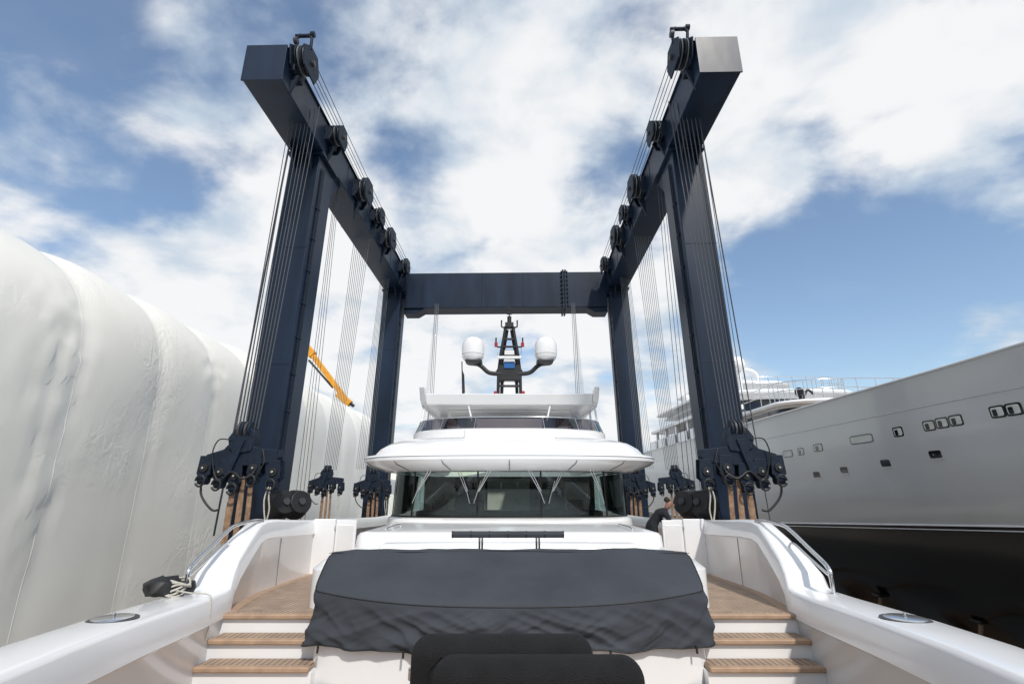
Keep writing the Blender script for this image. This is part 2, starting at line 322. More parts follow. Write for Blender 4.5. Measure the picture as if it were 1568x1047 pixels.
tubes('brow_seam',[[(x,y,z) for x,y,z in ring(3.765,11.575,2.1,.78,16)]],.005,CABLEL,Y1)
tubes('brow_ribs',[[ring(3.755,11.6,2.1,.7,A)[i],ring(3.69,11.69,2.1,.61,A)[i],ring(3.37,12.1,2.0,.48,A)[i]] for i in (6,12,17,21,25,30,36)],.010,CABLEL,Y1)
loft('flybridge_coaming',[ring(2.92,13.7,2.0,1.36,26),ring(2.92,13.7,2.0,1.62,26),ring(2.84,13.8,2.0,1.66,26),ring(2.72,13.95,1.9,1.5,26)],WHITE,Y1,closed=False,sharp=30)
loft('flybridge_screen',[ring(2.88,13.78,2.0,1.66,20),ring(2.8,13.98,2.0,1.98,20)],FGLASS,Y1,closed=False)
a=ring(2.89,13.77,2.0,1.66,20);b=ring(2.79,14.0,2.0,2.0,20)
tubes('screen_top_rail',[b],.016,STEEL,Y1)
tubes('screen_posts',[[a[i],b[i]] for i in (3,8,13,18,24,29,34,39)],.014,STEEL,Y1)
prism('hardtop',[(16.3,2.72),(16.9,2.66),(22,2.72),(22,3.0),(17,3.06),(16.2,3.08)],'x',-2.75,2.75,WHITE,Y1,.03)
box('hardtop_underpanel',-2.1,2.1,17,21.5,2.6,2.66,WHITE2,Y1,.02)
for s in (-1,1):
    prism('hardtop_fin',[(15.9,3.25),(16.6,3.15),(21.9,3.1),(21.9,2.72),(16.6,2.68),(16.2,2.85)],'x',s*2.75,s*2.93,WHITE,Y1,.03)
    tubes('hardtop_support',[[(s*2.85,16.6,2.7),(s*2.78,15.5,1.6)],[(s*2.85,17.6,2.7),(s*2.82,17.0,1.5)]],.035,WHITE,Y1)
    tubes('hardtop_inner_strut',[[(s*1.35,16.4,2.7),(s*1.1,14.6,1.98)]],.03,WHITE,Y1)
    prism('hardtop_arch',[(19.5,1.4),(21.8,1.4),(21.5,2.75),(20.3,2.75)],'x',s*2.5,s*2.8,WHITE,Y1,.04)
box('flybridge_console',-1.1,1.1,16.5,17.2,1.4,2.3,WHITE,Y1,.06,4)
wp=[]
def yw(xx,hw=3.08): return 12.52+1.8*(1-(max(0,1-abs(xx/hw)**2.67))**.375)
for x,x2 in ((-1.98,-2.28),(-1.27,-1.03),(-.50,-.76),(.44,.74),(1.27,1.03),(1.98,2.24)):
    wp.append([(x,yw(x)-.12,.5),(x2,yw(x2)-.06,-.02)]); wp.append([(x+.07,yw(x)-.12,.5),(x2+.03,yw(x2)-.06,.0)])
    wp.append([(x2+(x2-x)*-.3,yw(x2)-.05,.25),(x2+(x2-x)*.35,yw(x2)-.03,-.28)])
tubes('windscreen_wipers',wp,.010,STEEL,Y1)
MS=empty('radar_mast',(0,18,0)); MS.parent=Y1
tubes('mast_frame',[[(s*.42,0,3.05),(s*.40,0,4.2),(s*.32,0,4.9)] for s in (-1,1)]+[[(s*.32,0,4.9),(s*.2,0,5.6),(s*.14,0,6.0)] for s in (-1,1)]+[[(s*.3,.5,3.05),(s*.25,.3,4.9),(s*.08,.1,5.9)] for s in (-1,1)],.06,BLACK,MS)
tubes('mast_rungs',[[(-.4,0,z),(.4,0,z)] for z in (3.7,4.15)]+[[(-.33,0,4.85),(.33,0,4.85)],[(-.26,0,5.2),(.26,0,5.2)],[(-.19,0,5.5),(.19,0,5.5)]],.04,BLACK,MS)
box('mast_foot',-.5,.5,-.1,.6,3.0,3.25,WHITE,MS,.04)
prism('mast_body',[(-.40,3.9),(.40,3.9),(.5,4.25),(.35,4.5),(-.35,4.5),(-.5,4.25)],'y',-.06,.4,BLACK,MS,.03)
prism('mast_tower',[(-.24,3.2),(.24,3.2),(.2,3.9),(-.2,3.9)],'y',0,.3,WHITE,MS,.03)
prism('mast_tower_upper',[(-.22,4.55),(.22,4.55),(.18,5.1),(-.18,5.1)],'y',.05,.3,WHITE,MS,.03)
box('mast_flag',-.2,.2,-.1,-.07,4.35,4.6,BLUE,MS,.01)
for s in (-1,1):
    tubes('mast_arm',[smoothpath([(s*.3,0,4.15),(s*.75,0,4.2),(s*1.05,0,4.45),(s*1.35,0,4.62)])],.08,BLACK,MS,5)
    prism('radome_tray',[(s*1.0,4.62),(s*1.65,4.62),(s*1.55,4.55),(s*1.1,4.5)],'y',-.3,.3,BLACK,MS,.02)
    lathe('radome_base',[(.28,0),(.36,.08),(.40,.16),(.41,.24)],(s*1.36,0,4.62),WHITE,MS)
    lathe('radome',[(.415,.245),(.425,.4),(.415,.6),(.38,.74),(.29,.86),(.16,.92),(.02,.94)],(s*1.36,0,4.63),WHITE,MS)
    tubes('mast_yard',[smoothpath([(s*.25,0,5.2),(s*.45,0,5.2),(s*.5,0,5.35),(s*.5,0,5.55)]),[(s*.12,0,5.9),(s*.3,0,6.0),(s*.3,0,6.25)]],.03,BLACK,MS)
    cyl('nav_light',(s*.5,0,5.2),(s*.5,0,5.36),.06,RED,MS); cyl('nav_light_low',(s*.5,0,3.3),(s*.5,0,3.5),.07,RED,MS)
    tubes('antenna',[[(s*.45,.2,4.9),(s*.45,.2,5.8)]],.012,WHITE,MS)
box('mast_head',-.16,.16,-.1,.2,5.95,6.15,BLACK,MS,.02)
tubes('mast_spike',[[(0,0,6.1),(0,0,7.05)],[(-.1,0,6.5),(.1,0,6.5)],[(-.07,0,6.75),(.07,0,6.75)]],.022,BLACK,MS)
cyl('masthead_light',(0,0,6.15),(0,0,6.4),.08,BLACK,MS)
box('radar_scanner',-.45,.45,-.25,-.15,4.68,4.78,WHITE,MS,.03)
tubes('ensign_staff',[[(-1.65,17.5,3.0),(-1.72,17.5,4.5)]],.02,BLACK,Y1)
mesh('ensign',[(-1.66,17.5,3.3),(-1.58,17.52,3.35),(-1.62,17.5,4.0),(-1.7,17.5,4.2)],[(0,1,2,3)],BLACK,Y1)
# ---------------------------------------------------------------- sunpad cover
def slope(x,y): return -1.15+(min(y,6.84)-5.95)*.46
rings=[]; P0=outl(-.01,200,b=4); n=len(P0); cx,cy=0,6.45
def fold(x,y,k):
    s=x if y<6.3 else x+y*3
    def rg(v): return 1-2.6*abs(noise.noise(v))
    f=rg(Vector((s*1.5+k*1.3,k*1.0,1)))*.038+rg(Vector((s*3.1-k*2.6,k*1.4,4)))*.030+rg(Vector((s*5.5+k*4,k*2.4,11)))*.014
    return f*min(1,k*2.2+.02)
NL=30
for j in range(NL+1):
    k=1-j/NL
    R=[]
    for i,(x,y) in enumerate(P0):
        d=Vector((x-cx,(y-cy)*1.6)).normalized(); f=fold(x,y,k)+.02*k
        zt=slope(x,y)-.012; zb=-1.60+.012*math.sin(x*9)+.02*noise.noise(Vector((x*3,y*3,0)))
        R.append((x*(1-.006*(1-k))+d.x*f, y+d.y*f, zb+(zt-zb)*(1-k)))
    rings.append(R)
for j in range(1,30):
    t=(j/29)**1.4; R=[]
    for i,(x,y) in enumerate(P0):
        xx=x*.994*(1-t)+cx*t; yy=y*(1-t)+(cy)*t
        m=min(1,t*10)
        z=slope(xx,yy)+.022*m+ .020*noise.noise(Vector((xx*1.1,yy*2.5,3)))*m+.010*(1-3*abs(noise.noise(Vector((xx*2.2+yy*1.5,yy*4,9)))))*m
        R.append((xx,yy,z))
    rings.append(R)
cov=loft('sunpad_cover',rings,FABRIC,None,cap1=True,sharp=80)
tubes('piping',[[(x,y-.0,z+.004) for x,y,z in rings[NL]]+[rings[NL][0]]],.006,BLACK,cov)
tubes('hem_cord',[[(x*1.002,y-.004,z) for x,y,z in rings[0]]],.008,BLACK,cov)
tubes('top_seams',[[(-2.27,6.78,slope(0,6.78)+.02),(0,6.80,slope(0,6.8)+.035),(2.27,6.78,slope(0,6.78)+.02)]],.004,BLACK,cov)
tubes('hem_toggles',[[(x,5.83+.26*abs(x/2.2)**2.6,-1.58),(x,5.82+.26*abs(x/2.2)**2.6,-1.655)] for x in (-2.05,-1.1,-.1,1.05,2.0)],.012,BLACK,cov)
# ---------------------------------------------------------------- armchairs
def armchair(cx,y,face,w):
    e=empty('outdoor_armchair',(cx,y,-1.96),0 if face>0 else math.pi)
    h=w/2
    o=box('backrest',-h,h,-.12,.13,.35,1.075,CHAIR,e,.12,8)
    box('seat',-h+.1,h-.1,.1,.75,.22,.46,CHAIR,e,.07,6)
    box('base',-h+.05,h-.05,-.05,.78,.06,.24,CHAIR,e,.04,4)
    tubes('backrest_piping',[[(-h+.12,-.122,.40),(-h+.12,-.124,.9),(-h+.2,-.124,.98),(h-.2,-.124,.98),(h-.12,-.124,.9),(h-.12,-.122,.40)]],.005,CHAIR,e)
    for s in (-1,1): 
        x0,x1=sorted((s*h,s*(h-.16))); box('arm',x0,x1,.0,.75,.1,.64,CHAIR,e,.07,6)
        for yy in (.05,.68): cyl('leg',(s*(h-.1),yy,0),(s*(h-.1),yy,.08),.02,STEEL,e)
    return e
armchair(-.045,3.62,1,1.16); armchair(.16,3.2,-1,1.18)
sb=empty('stainless_fender_holder',(-.62,3.9,-1.96))
lathe('post',[(.03,0),(.03,.72),(.07,.74),(.07,.80),(.03,.82)],(0,0,0),STEEL,sb)
# ---------------------------------------------------------------- bag and ropes
fb=empty('mooring_rope_coil',(-3.93,6.35,-1.14))
for i in range(6):
    c=[(.11*math.cos(t)*(1+.1*i)+random.uniform(-.01,.01)+.05,.15*math.sin(t)*(1-.05*i),.02+.022*i+.03*math.sin(t*2+i)) for t in [k*.35 for k in range(19)]]
    tubes('coil',[c],.012,ROPE,fb)
tubes('tail',[smoothpath([(.1,-.1,.06),(.3,-.1,.03),(.5,-.1,.015),(.56,-.12,-.05),(.575,-.12,-.3),(.56,-.1,-.48)])],.008,ROPE,fb)
bag=empty('black_fender_bag',(-4.0,6.3,-1.14))
o=lathe('bag_body',[(.02,0),(.13,.0),(.17,.06),(.16,.14),(.1,.18),(.02,.2)],(0,0,0),BLACK,bag)
for v in o.data.vertices:
    v.co.x*=1.15; v.co+=Vector((1,1,1))*noise.noise(v.co*9)*.035
o=lathe('bag_flap',[(.02,0),(.1,.0),(.12,.05),(.1,.12),(.02,.13)],(.18,.14,0),BLACK,bag)
# ---------------------------------------------------------------- travel lift
TL=empty('travel_lift',(-.70,0,0),math.radians(-1.2))
HZ0,HZ1=9.75,10.8
def pulley(p,s,sc=1,hook=False):
    x,y,z=p
    e=empty('sheave_bracket',(x,y,z)); e.parent=TL
    for o in (-.16,.16):
        prism('cheek',[(-.3*sc,-.36*sc),(.3*sc,-.40*sc),(.48*sc,.0*sc),(.30*sc,.40*sc),(-.1*sc,.38*sc),(-.42*sc,.1*sc)],'x',o*sc-.02,o*sc+.02,NAVYD,e,.01)
    for o in (-.1,-.04,.04,.1):
        cyl('sheave',(o*sc-.018*sc,.02*sc,.04),(o*sc+.018*sc,.02*sc,.04),.34*sc,CABLEL if o in(-.04,.1) else NAVYD,e)
    cyl('pin',(-.24*sc,.06*sc,.0),(.24*sc,.06*sc,.0),.07*sc,CABLE,e,seg=12)
    if not hook:
        ap=[(-.5*sc*s,-.44*sc),(-.12*sc*s,-.40*sc),(.0*sc*s,-.15*sc),(-.16*sc*s,.12*sc),(-.5*sc*s,.2*sc)]
        prism('arm',ap,'y',-.40*sc,-.34*sc,NAVYD,e,.01)
        prism('arm_rear',ap,'y',.42*sc,.48*sc,NAVYD,e,.01)
    else:
        box('mount',min(-.12*s,-.34*s),max(-.12*s,-.34*s),-.2,.35,-.45,.1,NAVYD,e,.02)
    prism('brace',[(-.25*s*sc,-.45*sc),(-.25*s*sc,-1.0*sc),(-.05*s*sc,-.42*sc)],'y',-.04,.04,NAVYD,e,.01)
    prism('lug',[(-.16*sc,.3*sc),(.16*sc,.3*sc),(.1*sc,.52*sc),(-.1*sc,.52*sc)],'y',.05,.12,NAVYD,e,.01)
    if hook:
        for q in (-1,1):
            tubes('hook_frame',[[(q*.18,-.1,.3),(q*.2,-.15,.62),(q*.1,-.15,.74)]],.04,NAVYD,e)
        cyl('limit_roller',(-.24,-.15,.70),(.24,-.15,.70),.05,NAVYD,e,seg=12)
        cyl('limit_roller_b',(-.26,-.15,.54),(-.16,-.15,.54),.09,CABLE,e,seg=12)
        cyl('limit_roller_c',(.16,-.15,.74),(.26,-.15,.74),.08,NAVYD,e,seg=12)
def hoistblock(x,y,z,sc,s):
    e=empty('hoist_block',(x,y,z)); e.parent=TL
    prism('head',[(-.22,.25),(-.30,.5),(-.24,.72),(-.08,.8),(.2,.76),(.34,.55),(.28,.3),(.1,.2)],'y',-.14,.14,NAVYD,e,.02)
    for i in range(4): cyl('head_sheave',(-.12+.08*i-.03,0,.74),(-.12+.08*i+.03,0,.74),.2,CABLE if i%2 else NAVYD,e)
    prism('yoke',[(-.75,.0),(-.9,.12),(-.88,.28),(-.3,.34),(-.1,.55),(.25,.5),(.42,.3),(.8,.18),(.84,-.05),(.3,-.1),(-.3,-.05)],'y',-.1,.1,NAVYD,e,.02)
    prism('link',[(-.08,.5),(.1,.5),(.32,-.25),(.16,-.3)],'y',-.18,-.12,NAVYD,e,.015)
    for k,xx in enumerate((-.8,-.35,.05,.4,.78)):
        zz=-.18+.1*math.sin(k*2.1)
        for o in (-.11,.11):
            prism('clevis',[(xx-.13,zz+.25),(xx+.13,zz+.25),(xx+.16,zz-.15),(xx,zz-.3),(xx-.16,zz-.15)],'y',o-.015,o+.015,NAVYD,e,.01)
        cyl('roller',(xx,-.16,zz-.02),(xx,.16,zz-.02),.09,BLACK,e,seg=16)
        cyl('rollerpin',(xx,-.2,zz-.02),(xx,.2,zz-.02),.025,STEEL,e,seg=12)
        cyl('shackle_drum',(xx-.1,-.06,zz-.28),(xx+.1,-.06,zz-.28),.1,NAVYD,e,seg=16)
        tubes('shackle',[[(xx+.1*math.cos(t),-.2,zz-.3+.12*math.sin(t)) for t in [q*.45 for q in range(14)]]],.022,BLACK,e)
    for k,xx in enumerate((-.30,-.10,.12)):
        x0=xx-.055; prism('sling',[(x0+.02,-.3),(x0+.09,-.3),(x0+.115,-.6),(x0+.13+.1*xx,-.95),(x0+.11+.2*xx,-3.0),(x0+.01+.2*xx,-3.0),(x0-.01,-.95),(x0+.01,-.6)],'y',-.05+.02*k,-.02+.02*k,SLING,e,.008)
    tubes('tag_lines',[smoothpath([(-.8,-.1,-.4),(-.78,-.14,-.7),(-.82,-.12,-1.0),(-.78,-.1,-1.25)]),smoothpath([(-.78,-.1,-.4),(-.7,-.16,-.8),(-.8,-.12,-1.4)])],.016,ROPE,e)
    tubes('chain',[smoothpath([(.8,-.1,-.35),(.74,-.12,-.7),(.45,-.14,-1.0),(.3,-.1,-1.0)]),smoothpath([(-.4,-.15,-.2),(-.2,-.25,-.35),(.1,-.2,-.2),(.35,-.2,-.4),(.5,-.2,-.2)])],.024,BLACK,e)
    tubes('hoses',[smoothpath([(.25,-.16,.5),(.5,-.2,.5),(.6,-.2,.2),(.5,-.2,-.2)]),smoothpath([(-.5,-.14,.3),(-.6,-.2,.0),(-.45,-.2,-.3)])],.014,BLACK,e)
    e.scale=(sc*s,sc,sc)
def legX(z):
    t=(HZ0-z)/(HZ0-1.0); return 5.24+.17*t, 6.14+.17*t
for s,nm in ((-1,'left'),(1,'right')):
    bx0,bx1=sorted((s*5.14,s*6.14))
    box('top_beam_'+nm,bx0,bx1,9.85,24.6,HZ0,HZ1,NAVY,TL,.025)
    box('beam_end_plate_'+nm,bx0-.02,bx1+.02,9.81,9.85,HZ0-.02,HZ1+.02,NAVY,TL,.006)
    box('beam_top_flange_'+nm,bx0-.05,bx1+.05,9.9,24.6,HZ1+.002,HZ1+.035,NAVY,TL,.006)
    tubes('beam_welds_'+nm,[[(bx,y,HZ0),(bx,y,HZ1)] for y in (14.6,17,20.5) for bx in (bx0,bx1)],.014,NAVYD,TL)
    for (ly,d) in ((12.6,1.1),(23.2,1.1)):
        zb=GZ+1.6; i0,o0=legX(zb); i1,o1=legX(HZ0-.1)
        R=[[(s*i,ly,z),(s*o,ly,z),(s*o,ly+d,z),(s*i,ly+d,z)] for i,o,z in ((i0,o0,zb),(i1,o1,HZ0-.1))]
        mesh('leg_'+nm,R[0]+R[1],[(0,1,2,3),(4,7,6,5),(0,4,5,1),(1,5,6,2),(2,6,7,3),(3,7,4,0)],NAVY,TL,bevel=.03)
        box('leg_flange_'+nm,min(s*5.12,s*6.2),max(s*5.12,s*6.2),ly-.08,ly+d+.08,HZ0-.10,HZ0-.003,NAVY,TL,.01)
        for gx in (5.45,5.95): prism('leg_gusset_'+nm,[(ly-.55,HZ0-.02),(ly-.01,HZ0-.02),(ly-.01,HZ0-.6)],'x',s*gx-.02,s*gx+.02,NAVY,TL,.005)
        prism('leg_gusset_rear_'+nm,[(ly+d+.7,HZ0-.02),(ly+d+.01,HZ0-.02),(ly+d+.01,HZ0-.8)],'x',s*5.3-.02,s*5.3+.02,NAVY,TL,.005)
        tubes('leg_conduit',[[(s*(i0-.03),ly+q,zb),(s*(i1-.03),ly+q,HZ0-.4)] for q in (.25,.35)],.02,NAVYD,TL)
        tubes('conduit_clips',[[(s*(legX(z)[0]-.03),ly+.2,z),(s*(legX(z)[0]-.03),ly+.4,z)] for z in range(-4,9)],.03,NAVYD,TL)
        tubes('leg_weld',[[(s*legX(z)[0],ly-.001,z),(s*legX(z)[1],ly-.001,z)] for z in (-1.5,3.2,6.6)],.010,NAVY,TL)
        box('bogie_frame_'+nm,s*5.95-.5,s*5.95+.5,ly-1.6,ly+d+1.6,GZ+.9,GZ+1.7,NAVY,TL,.05)
        for yy in (ly-1.0,ly+d+1.0):
            for xx in (-.75,.75):
                cyl('tyre',(s*5.95+xx-.22,yy,GZ+.85),(s*5.95+xx+.22,yy,GZ+.85),.85,BLACK,TL,seg=36)
                cyl('rim',(s*5.95+xx-.23,yy,GZ+.85),(s*5.95+xx+.23,yy,GZ+.85),.4,STEEL,TL)
    box('lower_beam_'+nm,s*5.95-.4,s*5.95+.4,13.8,23.1,GZ+1.9,GZ+3.0,NAVY,TL,.03)
    ix=s*4.90
    for (y,sc,dz,hk) in ((10.3,1.1,.22,True),(12.9,.9,.0,False),(15.6,1.15,-.15,False),(17.6,.85,.0,False),(19.2,1.15,-.15,False),(22.3,.95,.0,False)):
        pulley((ix,y,HZ1-.25+dz),-s,sc,hk)
    tubes('running_cables_'+nm,[[(ix+dx,10.4,HZ1+.2),(ix+dx,16,HZ1-.0),(ix+dx,23,HZ1-.05)] for dx in (-.16,-.05,.04,.16)],.011,CABLE,TL,1)
    wires=[];wl=[]
    for k in range(16):
        xt=s*(4.84+.85*k/15); xb=s*(5.26+.55*k/15)
        wires.append([(xt,11.35+.10*(k%2),HZ0-.02 if abs(xt)>5.14 else HZ1-.5),(xb,11.3+.1*(k%2),1.35)])
    for k in range(4):
        wires.append([(s*(6.08+.015*k),12.3+.05*k,HZ0-.03),(s*(6.42+.03*k),12.2+.07*k,-1)])
    for k in range(9):
        xt=s*(5.3+.7*k/9); wl.append([(xt,17.9,HZ0-.02),(s*(5.75+.5*k/9),17.9,.7)])
    for k in range(9):
        xt=s*(5.5+.6*k/9); wl.append([(xt,21.8+.05*k,HZ0-.02),(s*(5.75+.7*k/9),22,.9)])
    for k in range(4):
        wires.append([(s*(5.3+.22*k),14.4+.4*k,HZ0-.02),(s*(5.3+.25*k),14.6+.3*k,-2)])
    tubes('wire_falls_'+nm,wires,.0085,CABLEM,TL,1); tubes('wire_falls_aft_'+nm,wl,.009,CABLEL,TL,1)
    hoistblock(s*5.5,11.3,.60,.98,s)
    hoistblock(s*6.05,17.9,.25,.66,s)
    hoistblock(s*5.6,22,.2,.85,s)
    for i,(xx,yy) in enumerate(((5.0,12.25),(4.74,12.5))):
        cyl('sling_drum_'+nm,(s*xx,yy,-.32),(s*(xx-.26),yy-.2,-.24),.36,BLACK,TL,r2=.26)
        cyl('sling_drum_hub_'+nm,(s*(xx-.25),yy-.19,-.24),(s*(xx-.30),yy-.23,-.225),.08,CABLE,TL)
    tubes('stay_chain_'+nm,[[(s*(3.25),22.8,8.8),(s*3.35,22.8,1.0)],[(s*3.33,22.8,8.8),(s*3.43,22.8,1.0)],[(s*3.41,22.8,8.8),(s*3.5,22.8,1.0)]],.012,CABLEL,TL,1)
    tubes('stay_links_'+nm,[[(s*(3.25+.0128*q*.5),22.8,8.6-.1*q),(s*(3.41+.0128*q*.5),22.8,8.6-.1*q)] for q in range(74)],.010,CABLEL,TL,1)
box('cross_beam',-5.14,5.14,23.5,24.55,8.85,10.76,NAVY,TL,.03)
box('cross_flange',2.9,2.98,23.4,24.65,8.75,10.86,NAVY,TL,.01); box('cross_flange_b',3.02,3.1,23.4,24.65,8.75,10.86,NAVY,TL,.01)
for i in range(9): cyl('flange_bolt',(2.82,23.43,8.9+i*.23),(3.18,23.43,8.9+i*.23),.045,NAVYD,TL,seg=8)
for x in (-1,1): prism('haunch',[(x*5.14,8.85),(x*4.1,8.85),(x*4.5,8.6),(x*5.14,8.6)],'y',23.6,24.4,NAVY,TL,.02)
tubes('cross_weld',[[(-1.2,23.498,8.87),(-1.2,23.498,10.74)],[(.9,23.498,8.87),(.9,23.498,10.74)]],.010,NAVYD,TL)
tubes('lifting_eyes',[[(-.15,24,10.76),(-.15,24,10.9),(.05,24,10.9),(.05,24,10.76)]],.03,NAVYD,TL)
# ---------------------------------------------------------------- shrink-wrapped shed
SH=empty('shrink_wrapped_boat_shed')
STEP=.14; bay=2.8; NY=356
ys=[-7.8+STEP*i for i in range(NY)]
rings=[]
for y in ys:
    q=(y+7.8+.2)/bay; ph=q%1.0; bulge=(4*ph*(1-ph))**.6; ib=int(q)
    vary=.07*math.sin(ib*2.7)
    R=[]
    prof=[(10.3,GZ+ (2.6-GZ)*k/28) for k in range(29)]
    for k in range(1,41):
        t=math.radians(90)*k/40; prof.append((10.3+4.6*(1-math.cos(t)**.75),2.6+3.75*math.sin(t)**.75))
    prof+= [(16.2+1.2*k,6.45+.12*k) for k in range(6)]+[(24+1.5*k,7.0-.9*k) for k in range(1,6)]+[(32,GZ)]
    for k,(x,z) in enumerate(prof):
        up=min(1,max(0,(z-1.0)/3.5))
        off=.02+((.27+vary)*bulge-.17)*up + .04*bulge*(1-up)
        nn=noise.noise(Vector((x*.2,y*.25,z*.22)))*.10+noise.noise(Vector((x*.7,y*1.1,z*.8+5)))*.014
        g=math.exp(-((z-2.4)/.9)**2)*math.exp(-((min(ph,1-ph))/.16)**2)
        nn+=g*.025*math.sin(z*11+ (ph if ph<.5 else 1-ph)*30+ib)
        nn+=.024*math.sin(y*12+3*noise.noise(Vector((0,y,z))))*math.exp(-((z-.9)/.6)**2)*max(0,noise.noise(Vector((1,y*.4,0)))+.2)
        for (cy_,cz,ry,rz) in ((10.9,2.9,.9,1.5),(11.2,-.2,.6,1.2),(17.2,4.0,.8,.8)):
            cr=math.exp(-((y-cy_)/ry)**2)*math.exp(-((z-cz)/rz)**2)
            nn+=cr*((1-3*abs(noise.noise(Vector((x*1.6,y*2.2,z*2.0)))))*.07+(1-3*abs(noise.noise(Vector((x*3,y*4.2,z*4.0)))))*.03)
        dirx=1 if z<2.6 else max(.1,1-(z-2.6)/3.75); dz=0 if z<2.6 else 1-dirx*.8
        R.append((-x+(off+nn)*dirx,y,z+(off+nn)*dz))
    rings.append(R)
loft('plastic_skin',rings,TENT,SH,closed=False,cap0=True,cap1=True,sharp=80)
tubes('wrap_seams',[[(p[0]-.001,p[1],p[2]-.001) for p in rings[j][4:62]] for j in range(18,NY,20)],.006,TENT,SH,2)
# ---------------------------------------------------------------- distant crane
CR=empty('mobile_crane',(-25,50,GZ))
box('chassis',-1.3,1.3,-4,4,1,1.9,YEL,CR,.1); box('cab',-1.2,1.2,-3.8,-2.2,1.9,3.4,YEL,CR,.15); box('cab_window',-1.22,1.22,-3.6,-2.5,2.5,3.2,DGLASS,CR,.02)
for yy in (-3,-1,1.5,3): cyl('wheel',(-1.4,yy,.6),(1.4,yy,.6),.6,BLACK,CR)
box('turret',-.9,.9,.2,2.4,1.9,3.6,YEL,CR,.1)
def beam(name,p1,p2,w,h,m,parent):
    p1=Vector(p1);p2=Vector(p2);d=(p2-p1).normalized();sx=Vector((0,1,0))*w/2; up=d.cross(Vector((0,1,0))).normalized()*h/2
    vs=[p+a*sx+b*up for p in (p1,p2) for a,b in ((-1,-1),(1,-1),(1,1),(-1,1))]
    mesh(name,vs,[(0,1,2,3),(4,7,6,5),(0,4,5,1),(1,5,6,2),(2,6,7,3),(3,7,4,0)],m,parent,bevel=.03)
beam('boom',(0,1,3.4),(.4,0,24.4),.9,.9,YEL,CR); beam('jib',(.4,0,24.4),(4.6,0,20.0),.7,.8,YEL,CR); beam('jib_tip',(4.5,0,20.1),(8.6,0,15.2),.5,.5,YEL,CR); beam('jib_end',(7.6,0,16.0),(8.9,0,14.9),.6,.7,YEL,CR); beam('jib_ram',(4.2,0,19.5),(7.0,0,16.6),.2,.2,CABLE,CR); beam('jib_hook',(8.6,0,15.2),(9.3,0,14.7),.3,.3,BLACK,CR)
# ---------------------------------------------------------------- right-hand yacht
Y2=empty('motor_yacht')
CX=17.4
def hb(y): 
    t=max(0,min(1,(y+1)/14)); return 5.4*(1-(1-t)**2.2)+.02
def zs(y): return -.85-.05*(y-13.4) if y<30 else -1.68
def prof2(y):
    h=hb(y); fl=.55*max(.25,min(1,(30-y)/20)); sh=3.25+ .03*max(0,13-y)
    return [(h,sh),(h-.04,sh-.25),(h-.1*fl-.02,2.2),(h-.35*fl,1.0),(h-.8*fl,0),(h-1.35*fl,zs(y)),(h-1.42*fl-.01,zs(y)-.02),(h-2.1*fl-.3,-2.6),(h*.72-.6,-3.6) if h>1.5 else (h*.3,-3.6),(h*.3,-4.7),(0.02,-5.2)]
def hx(y,z):
    p=prof2(y)
    for a,b in zip(p,p[1:]):
        if b[1]<=z<=a[1]: return a[0]+(b[0]-a[0])*(a[1]-z)/(a[1]-b[1])
    return p[0][0]
ysr=[-1,-.5,0,.6,1.4,2.4,3.6,5,6.5,8,9.5,11,12.5,14,16,18,20,22,24,27,30,34,38,42,47]
for s in (-1,1):
    R=[[(CX+s*max(.0,x),y,z) for x,z in prof2(y)] for y in ysr]
    loft('topsides',[r[:7] for r in R],GREY,Y2,closed=False,sharp=60)
    loft('bottom',[r[6:] for r in R],HBLK,Y2,closed=False,sharp=60)
    tubes('boot_line',[[(CX+s*(hx(y,zs(y))+.005),y,zs(y)+.0) for y in ysr]],.025,WHITE,Y2)
    tubes('boot_line_low',[[(CX+s*(hx(y,zs(y)-.12)+.005),y,zs(y)-.12) for y in ysr]],.015,WHITE,Y2)
    tubes('cap_rail',[[(CX+s*(hb(y)-.03),y,prof2(y)[0][1]+.01) for y in ysr]],.05,GREY,Y2)
    tubes('knuckle',[[(CX+s*(hx(y,2.35)+.0),y,2.35) for y in ysr]],.018,GREY,Y2)
loft('transom',[[(CX-x,47,z) for x,z in prof2(47)],[(CX+x,47,z) for x,z in prof2(47)]],GREY,Y2,closed=False)
loft('foredeck',[[(CX-hb(y)+.1,y,2.7),(CX+hb(y)-.1,y,2.7)] for y in ysr],TEAK,Y2,closed=False,smooth=False)
def pill(name,y,z,w,h,m,off,e=.5):
    c=[]
    for k in range(28):
        a=2*math.pi*k/28; ca,sa=math.cos(a),math.sin(a)
        yy=y+math.copysign(abs(ca)**e,ca)*w/2; z2=z+math.copysign(abs(sa)**e,sa)*h/2
        c.append((CX-hx(yy,z2)-off,yy,z2))
    n=len(c); inn=[(x+off+.05,yy,z2) for x,yy,z2 in c]
    mesh(name,c+inn,[tuple(range(n))]+[(i,(i+1)%n,n+(i+1)%n,n+i) for i in range(n)],m,Y2)
for y,z,w in ((11.9,1.88,.34),(12.3,1.88,.34),(13.5,1.83,.38),(13.95,1.82,.38),(14.4,1.8,.38),(15.6,1.76,.36),(17.3,1.7,1.1),(19.8,1.62,.55),(21.0,1.56,.4),(22.0,1.54,.7),(24.5,1.5,.5),(26,1.45,.5)):
    pill('window_frame',y,z,w+.05,.30,DGLASS if w<1 else CABLEL,.008,.3); pill('window_pane',y,z,w-.04,.22,LIGHTI,.014,.3)
    if w<.6: pill('window_shade',y+.06,z-.02,w*.35,.17,DGLASS,.018,.3)
for y,z in ((14.5,1.0),(16.5,.86),(18.6,.73),(20.3,.62),(22.9,.5),(25.5,.4)):
    pill('porthole',y,z,.42,.22,DGLASS,.006,.35); pill('porthole_lip',y,z-.13,.46,.05,GREY,.03)  # portholes: flat dark ovals laid on the hull, each with a lip
